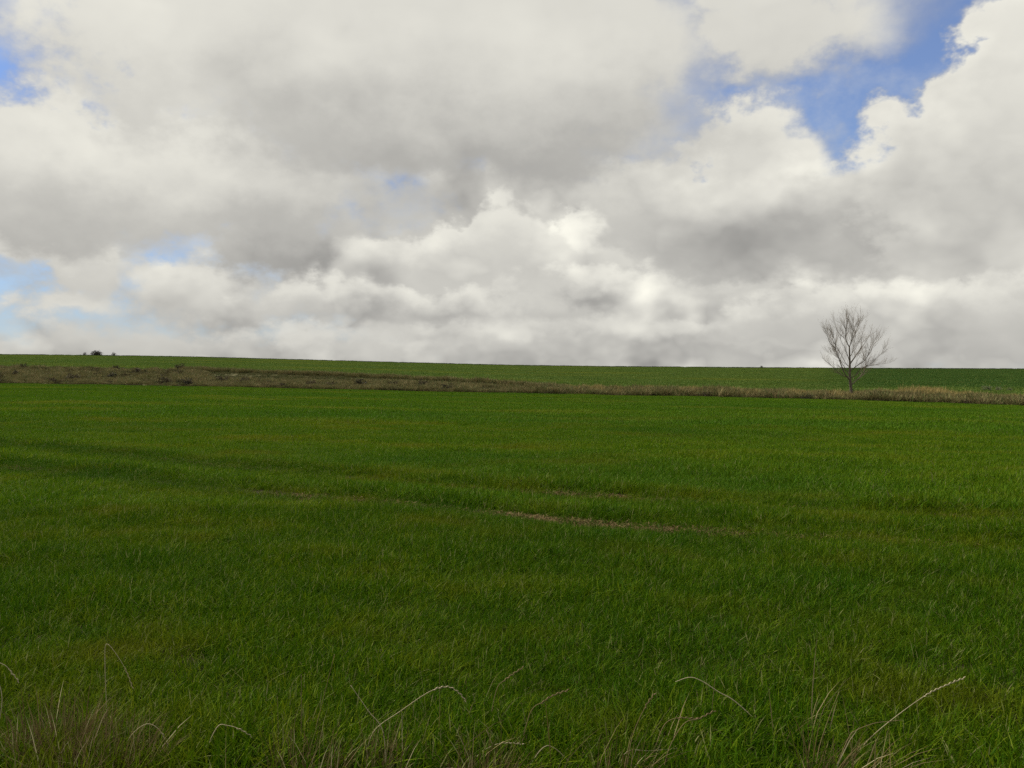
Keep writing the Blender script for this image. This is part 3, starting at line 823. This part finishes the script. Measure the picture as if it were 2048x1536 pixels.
stalk(3.8, [(554, 1480), (554, 1440), (553, 1396)], 'thin upright brown stalk left of a taller one', base=555, seed=18, mat=M_stem)
stalk(3.8, [(628, 1470), (640, 1420), (668, 1310)], 'tall thin stalk leaning right beside two upright ones', base=620, seed=19, mat=M_stem)
stalk(3.75, [(1325, 1462), (1350, 1440), (1395, 1440)], 'small seed head leaning right under the pale bent stalk', base=1300, seed=20, mat=M_stem, ear=.09)
stalk(3.9, [(0, 1400), (-20, 1330), (5, 1332), (20, 1348), (33, 1365)], 'dry stalk bending in from the left edge', base=-20, ear=.08, seed=21)
stalk(3.65, [(1340, 1500), (1370, 1450), (1400, 1440), (1430, 1425)], 'tan stalk with seed head between the level straw and the upright stalk', base=1325, ear=.1, seed=22, mat=M_stem)

def tuft(px, Y, n, r, h0, h1, label, seed, mat, w=.0035, wind=.1, radial=.35):
    X = (px - 1024) / F * Y
    V, Fs, T = blades(n, r, h0, h1, w, lean=(.05, .5), wind=wind, radial=radial, curl=.3, seed=seed)
    o = mesh_obj('dry_grass_tuft', V, Fs, mat, smooth=True, attrs={'tone': T})
    o.location = (X, Y, float(zfun(X, Y)))
    return tag(o, label, 'grass tuft')

tuft(120, 3.8, 460, .20, .10, .36, 'brown dry grass tuft in the bottom left corner', 1, M_dry, w=.003)
tuft(225, 3.65, 380, .19, .08, .30, 'grey-brown dry tuft right of the corner tuft at bottom left', 2, M_dry, w=.003)
tuft(70, 3.4, 140, .2, .12, .34, 'lowest dry tuft cut by the left and bottom edges', 3, M_dry, w=.003)
tuft(610, 3.55, 150, .14, .12, .36, 'thin brown tuft with upright stems at the bottom, left of centre', 4, M_dry, w=.0028, radial=.15)
tuft(760, 3.6, 110, .12, .12, .36, 'sparse brown tuft below the drooping seed head', 5, M_dry, w=.0028, radial=.2)
tuft(965, 3.5, 130, .13, .12, .34, 'dry tuft at the bottom centre', 6, M_dry, w=.003)
tuft(1680, 3.55, 130, .14, .12, .36, 'straw-coloured tuft at the bottom right', 7, M_dry, w=.0032, wind=.45)
tuft(1260, 3.5, 90, .14, .10, .30, 'sparse tan tuft at the bottom, right of centre', 8, M_dry, w=.0028, wind=.4)

# trampled straw lying on the bare verge
s_lit = variants('straw_litter', 4, M_dry, n=60, r=.22, hmin=.04, hmax=.16, w=.004, lean=(.9, 1.8), wind=.1, curl=.42, seed0=1200)
P = jitter_grid(2.2, 4.4, .16, xm=.75, pad=1.0)
x, y = P[:, 0], P[:, 1]
edge = 3.75 + .5 * np.sin(x * 1.1 + .4) - .25 * x
P = P[(y < edge) & (rng.uniform(0, 1, len(x)) < .75 * np.exp(-((x + 1.1) / 1.0) ** 2) + .1)]
scatter('straw_litter', np.column_stack([P, zfun(P[:, 0], P[:, 1])]), rng.uniform(0, 6.28, len(P)), rng.uniform(.7, 1.3, len(P)), s_lit, 4,
        'trampled straw on the bare ground along the bottom edge', 'straw')

# crushed dry leaves and crumbs of soil in the worn parts of the tracks
M_crumb = leaf_mat('track_litter', [(.09, .06, .025), (.17, .12, .05), (.28, .21, .10)], (.05, .09, .01), .15, 2, .3, patch_col=(.14, .095, .04), transl=.1)
s_tr = variants('track_litter', 5, M_crumb, n=70, r=.16, hmin=.02, hmax=.09, w=.012, lean=(.6, 1.8), wind=.1, curl=.42, seed0=1500)
n = 2600; k = rng.integers(0, 2, n); x = rng.uniform(-14, 9, n)
y = np.where(k == 0, np.interp(x, TRK[0][:, 0], TRK[0][:, 1]), np.interp(x, TRK[1][:, 0], TRK[1][:, 1])) + rng.normal(0, .15, n)
w = np.exp(-((x - .7) / 1.1) ** 2) * .75 + .22 * (vnoise(x, y, .5, 33) > .45)
P = np.stack([x, y], 1)[rng.uniform(0, 1, n) < w * np.where(k == 0, 1, .45)]
scatter('track_litter', np.column_stack([P, zfun(P[:, 0], P[:, 1]) + .01]), rng.uniform(0, 6.28, len(P)), rng.uniform(.7, 1.3, len(P)), s_tr, 5,
        'crushed brown leaves and crumbs in the worn tractor tracks', 'litter')

M_thin = leaf_mat('thin_straw', [(.20, .15, .06), (.36, .28, .13), (.54, .45, .26)], (.2, .14, .05), .2, 8, .2, patch_col=(.4, .3, .15), transl=.1, mixw=(.5, .5, .2, .1))
s_thin = variants('dry_stems', 8, M_thin, n=5, r=.12, hmin=.18, hmax=.48, w=.0034, lean=(.1, .7), wind=.35, curl=.3, seed0=1300)
P = jitter_grid(2.6, 4.6, .16, xm=.75, pad=.8)
x, y = P[:, 0], P[:, 1]
lump = .7 * np.exp(-((x + 1.85) / .3) ** 2) + .8 * np.exp(-((x + .85) / .22) ** 2) + .7 * np.exp(-((x + .05) / .25) ** 2) + .6 * np.exp(-((x - .55) / .2) ** 2) + .8 * np.exp(-((x - 1.35) / .22) ** 2)
P = P[rng.uniform(0, 1, len(x)) < (.07 + .42 * lump) * np.clip((4.5 - y) / 1.0, 0, 1)]
scatter('dry_stems', np.column_stack([P, zfun(P[:, 0], P[:, 1])]), rng.uniform(-.8, .8, len(P)), rng.uniform(.6, 1.1, len(P)), s_thin, 8,
        'loose thin dry stems standing among the wheat along the bottom edge', 'dry grass')
